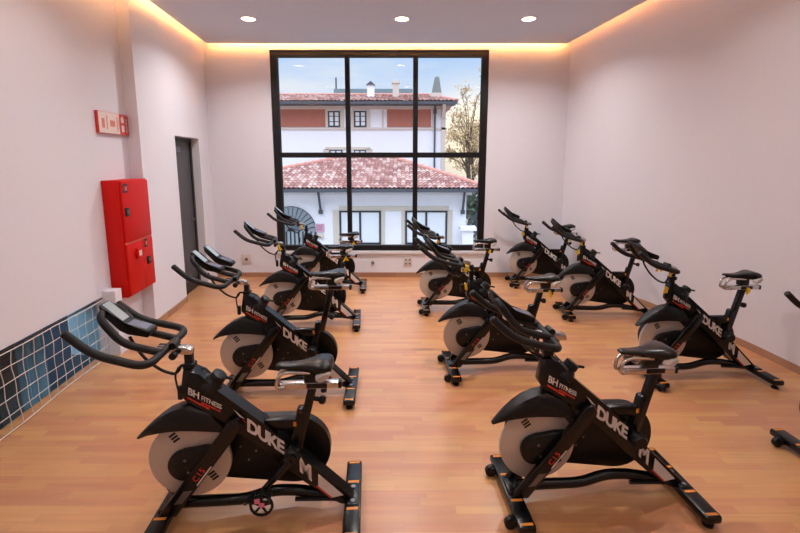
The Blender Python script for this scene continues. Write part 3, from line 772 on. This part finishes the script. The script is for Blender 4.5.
for x, lab in ((-3.25,0),(2.57,1)):
    b = MB(); b.tube([(x,17.5,.60),(x,17.93,-.2)],.05,8); b.box((x-.08,17.86,-.32),(x+.08,18,-.17)); shifted(b.build('eave_bracket', SLATE, H), H)
b = MB(); b.box((2.48,17.3,-3.4),(2.92,17.7,-.92)); b.box((2.40,17.22,-.92),(3.04,17.78,-.78)); tag(b.build('gate_pillar', RENDER, smooth=0), 'white capped pillar at the right corner of the low house', 'pillar')
b = MB()
for z in (-.2,-1.1): b.tube([(2.95,19,z-.7),(4.3,19,z+1.0)],.05,6)
for k in range(5): b.tube([(3.0+k*.3,19,-3.4),(3.0+k*.3,19,-.8+k*.33)],.03,6)
tag(b.build('stair_railing', SLATE), 'dark sloping stair railing right of the white pillar', 'railing')

# taller house behind
G = empty('brick_panel_house', (-3,30,-3.4)); tag(G, 'taller white house with red brick panels and tiled eaves behind the low house', 'house')
wpart(G, 'wall', RENDER, [((-16,30,-3.4),(2.99,36,5.6))])
wpart(G, 'string_course', CORNICE, [((-16,29.9,3.87),(3.05,30,4.0)),((-16,29.88,5.18),(3.05,30,5.5)),((-16,29.5,5.42),(3.3,30,5.56)),((2.12,29.93,4.0),(2.3,30,5.18)),((2.75,29.9,-3),(3.03,30,5.2))])
for xa, xb in ((-12,-4.95),(-.86,2.06)):
    b = MB(); b.box((xa,29.94,4.04),(xb,30,5.18)); shifted(b.build('brick_panel', BRICK, G, smooth=0), G)
wpart(G, 'gutter', SLATE, [((-16,28.8,5.40),(3.65,28.95,5.56)),((-16,28.95,5.40),(3.6,30,5.43))])
wpart(G, 'window_surround', BEIGE, [((-4.95,29.93,4.0),(-4.78,30,5.14)),((-3.97,29.93,4.0),(-3.75,30,5.14)),((-3.25,29.93,4.0),(-3.06,30,5.14)),((-2.22,29.93,4.0),(-2.0,30,5.14)),((-1.2,29.93,4.0),(-1.08,30,5.14)),((-5.0,29.93,2.55),(-1.98,30,2.73)),((-5.15,29.93,2.2),(-4.75,30,2.6)),((-2.28,29.93,2.2),(-1.85,30,2.6))])
win(G,-4.77,-3.98,4.04,5.08,29.97,bars=2,t=.09); win(G,-3.05,-2.23,4.04,5.08,29.97,bars=2,t=.09); win(G,-4.73,-3.87,1.5,2.55,29.97); win(G,-3.09,-2.29,1.5,2.55,29.97)
for f in G.children:
    if base(f.name) == 'window': f.location = -Vector(G.location)
shifted(tiled_slope(-16,3.65,-13,2.0,28.8,5.55,33.6,6.62,.26,.4,.07,'roof',G), G)
b = MB(); b.poly([(-16,28.9,5.52),(3.6,28.9,5.52),(2.0,33.6,6.58),(-13,33.6,6.58)]); b.poly([(3.6,28.9,5.52),(3.6,36.5,5.52),(2.0,33.6,6.58)]); ridge_caps(b,(-13,33.6,6.62),(2.0,33.6,6.62),.13); ridge_caps(b,(3.6,28.9,5.6),(2.0,33.6,6.62),.13)
shifted(b.build('ridge_tiles', bpy.data.materials['ridge_clay'], G), G)
b = MB(); b.tube([(2.31,29.85,5.45),(2.31,29.85,-3.4)],.06,8); b.box((2.2,29.78,4.9),(2.42,29.95,5.2)); shifted(b.build('downpipe', SLATE, G), G)
b = MB(); b.prism([(29.0,5.4),(30,5.4),(30,4.6),(29.8,4.6)],'x',2.75,2.95); shifted(b.build('eave_bracket', BEIGE, G, smooth=0), G)
wpart(G, 'roof_plant_room', ZINC, [((-5.0,34.4,5.9),(.95,36,7.18)),((-5.45,34.6,5.9),(-5.1,35.5,6.8))])
b = MB(); b.tube([(-4.9,35,6.9),(-4.9,35,8.1)],.06,6); shifted(b.build('antenna', SLATE, G), G)
b = MB(); b.box((-2.25,31.2,6.0),(-1.77,31.7,6.95)); shifted(b.build('chimney', RENDER, G, smooth=0), G)
b = MB(); b.prism([(-2.3,6.95),(-1.72,6.95),(-2.0,7.2)],'y',31.1,31.8); shifted(b.build('chimney_cap', SLATE, G, smooth=0), G)
b = MB(); b.box((-.5,31.2,5.9),(-.07,31.6,7.05)); b.box((-.57,31.13,7.05),(0,31.67,7.15)); b.prism([(-.45,7.15),(-.12,7.15),(-.28,7.35)],'y',31.2,31.6); shifted(b.build('chimney', CORNICE, G, smooth=0), G)
b = MB(); b.box((2.15,31.3,5.8),(2.9,32,6.45)); shifted(b.build('steeple_base', CORNICE, G, smooth=0), G)
b = MB(); b.loft([[(2.2,31.35,6.45),(2.86,31.35,6.45),(2.86,31.95,6.45),(2.2,31.95,6.45)],[(2.4,31.5,7.5),(2.7,31.5,7.5),(2.7,31.8,7.5),(2.4,31.8,7.5)],[(2.55,31.6,7.6),(2.56,31.6,7.6),(2.56,31.7,7.6),(2.55,31.7,7.6)]]); shifted(b.build('steeple', mat('weathered_lead',(120,124,122),.7), G, smooth=0), G)

# trees
def tree(x, y, z0, h, rad, leaves, lm, label, seed, size=.16):
    rnd = random.Random(seed); t = empty('tree', (x,y,z0)); tag(t, label, 'tree', 'trees beyond the houses')
    b = MB(); tips = []
    b.tube([(0,0,0),(.1,0,h*.3),(0,.1,h*.55)],[.22,.17,.1],8)
    for k in range(26):
        a = rnd.uniform(0,6.28); z = h*rnd.uniform(.25,.6); l = rad*rnd.uniform(.5,1.05); e = Vector((math.cos(a)*l, math.sin(a)*l, z+h*rnd.uniform(.08,.42)))
        m = Vector((e.x*.4,e.y*.4,z+(e.z-z)*.65)); b.tube([(0,0,z*.9),m,e],[.07,.04,.015],5); tips += [m,e,(m+e)/2]
        for q in range(4):
            e2 = e+Vector((rnd.uniform(-.7,.7),rnd.uniform(-.7,.7),rnd.uniform(-.1,.8))); b.tube([m.lerp(e,rnd.uniform(.4,1)),e2],[.025,.008],4); tips += [e2, (e+e2)/2]
    b.build('trunk', BARK, t)
    b = MB()
    for k in range(leaves):
        c = rnd.choice(tips)+Vector((rnd.gauss(0,.3),rnd.gauss(0,.3),rnd.gauss(0,.28))); s = size*rnd.uniform(.5,1.2)
        d = Vector((rnd.uniform(-1,1),rnd.uniform(-1,1),rnd.uniform(-1,1))).normalized(); q = d.orthogonal().normalized()
        b.poly([c-d*s,c+q*s*.5,c+d*s,c-q*s*.5])
    b.build('foliage', lm, t, smooth=0, recalc=False)
tree(6.3,41,-3.4,12.2,2.3,1300,LEAF,'golden-leaved tree right of the brick-panelled house',3)
tree(8.0,49,-3.4,9.5,3.,2600,LEAF,'golden-brown tree lower and farther back at the window edge',5)
tree(4.75,25.5,-3.4,3.6,.45,1400,GREEN,'dark green bush behind the stair railing',9,.14)

# ------------------------------------------------------------------ sky and added sky fill
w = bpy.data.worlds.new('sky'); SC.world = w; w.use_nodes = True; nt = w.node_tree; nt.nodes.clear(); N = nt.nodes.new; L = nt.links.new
out = N('ShaderNodeOutputWorld'); bg = N('ShaderNodeBackground'); tc = N('ShaderNodeTexCoord'); sp = N('ShaderNodeSeparateXYZ'); L(tc.outputs['Generated'], sp.inputs[0])
cr = N('ShaderNodeValToRGB'); e = cr.color_ramp.elements
e[0].position = 0.; e[0].color = lin((214,206,200)); e[1].position = .62; e[1].color = lin((214,222,236))
for p, c in ((.06,(238,234,230)),(.13,(216,230,248)),(.235,(172,206,246))): q = e.new(p); q.color = lin(c)
L(sp.outputs['Z'], cr.inputs['Fac'])
mp = N('ShaderNodeMapping'); mp.inputs['Scale'].default_value = (2.2,2.2,9); L(tc.outputs['Generated'], mp.inputs['Vector'])
nz = N('ShaderNodeTexNoise'); nz.inputs['Scale'].default_value = 1.6; nz.inputs['Detail'].default_value = 6; L(mp.outputs[0], nz.inputs['Vector'])
cl = N('ShaderNodeValToRGB'); cl.color_ramp.elements[0].position = .48; cl.color_ramp.elements[0].color = (0,0,0,1); cl.color_ramp.elements[1].position = .72; cl.color_ramp.elements[1].color = (.8,.8,.8,1); L(nz.outputs['Fac'], cl.inputs['Fac'])
mx = N('ShaderNodeMix'); mx.data_type = 'RGBA'; L(cl.outputs[0], mx.inputs['Factor']); L(cr.outputs[0], mx.inputs['A']); mx.inputs['B'].default_value = lin((246,244,244))
# low sun glow behind the trees
vd = N('ShaderNodeVectorMath'); vd.operation = 'DOT_PRODUCT'; L(tc.outputs['Generated'], vd.inputs[0]); vd.inputs[1].default_value = Vector((.165,1,.05)).normalized()
pw = N('ShaderNodeMath'); pw.operation = 'POWER'; L(vd.outputs['Value'], pw.inputs[0]); pw.inputs[1].default_value = 260
mg = N('ShaderNodeMix'); mg.data_type = 'RGBA'; L(pw.outputs[0], mg.inputs['Factor']); L(mx.outputs['Result'], mg.inputs['A']); mg.inputs['B'].default_value = (1.5,1.25,.85,1)
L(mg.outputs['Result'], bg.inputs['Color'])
# dome strengthened above the view, added to light the floor and houses
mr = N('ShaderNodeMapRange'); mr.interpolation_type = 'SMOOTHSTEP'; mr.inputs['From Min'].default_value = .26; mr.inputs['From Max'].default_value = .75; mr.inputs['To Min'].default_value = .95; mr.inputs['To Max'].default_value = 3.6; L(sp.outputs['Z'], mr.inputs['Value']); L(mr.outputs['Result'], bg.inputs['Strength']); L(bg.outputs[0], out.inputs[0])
sl = bpy.data.lights.new('sky_fill','SUN'); sl.energy = .7; sl.angle = R(70); sl.color = (1,.97,.95); so = bpy.data.objects.new('sky_fill', sl); COL.objects.link(so); so.rotation_euler = (R(52),0,R(-12))  # broad lamp added behind the viewer, standing in for bright sky on the facades
so.location = (0,-6,12)

# ------------------------------------------------------------------ camera
f_px, cy = 440., 228.
cd = bpy.data.cameras.new('camera'); cam = bpy.data.objects.new('camera', cd); COL.objects.link(cam)
cd.sensor_fit = 'HORIZONTAL'; cd.sensor_width = 36; cd.lens = 36*f_px/800; cd.shift_y = -(266.5-cy)/800; cd.clip_start = .05; cd.clip_end = 300
cam.location = (0,0,1.85); cam.rotation_euler = (R(90)-math.atan((cy-160.3)/f_px),0,0)
SC.camera = cam
SC.view_settings.view_transform = 'Standard'; SC.view_settings.look = 'None'; SC.view_settings.gamma = 1; SC.view_settings.use_curve_mapping = False
SC.view_settings.exposure = .14
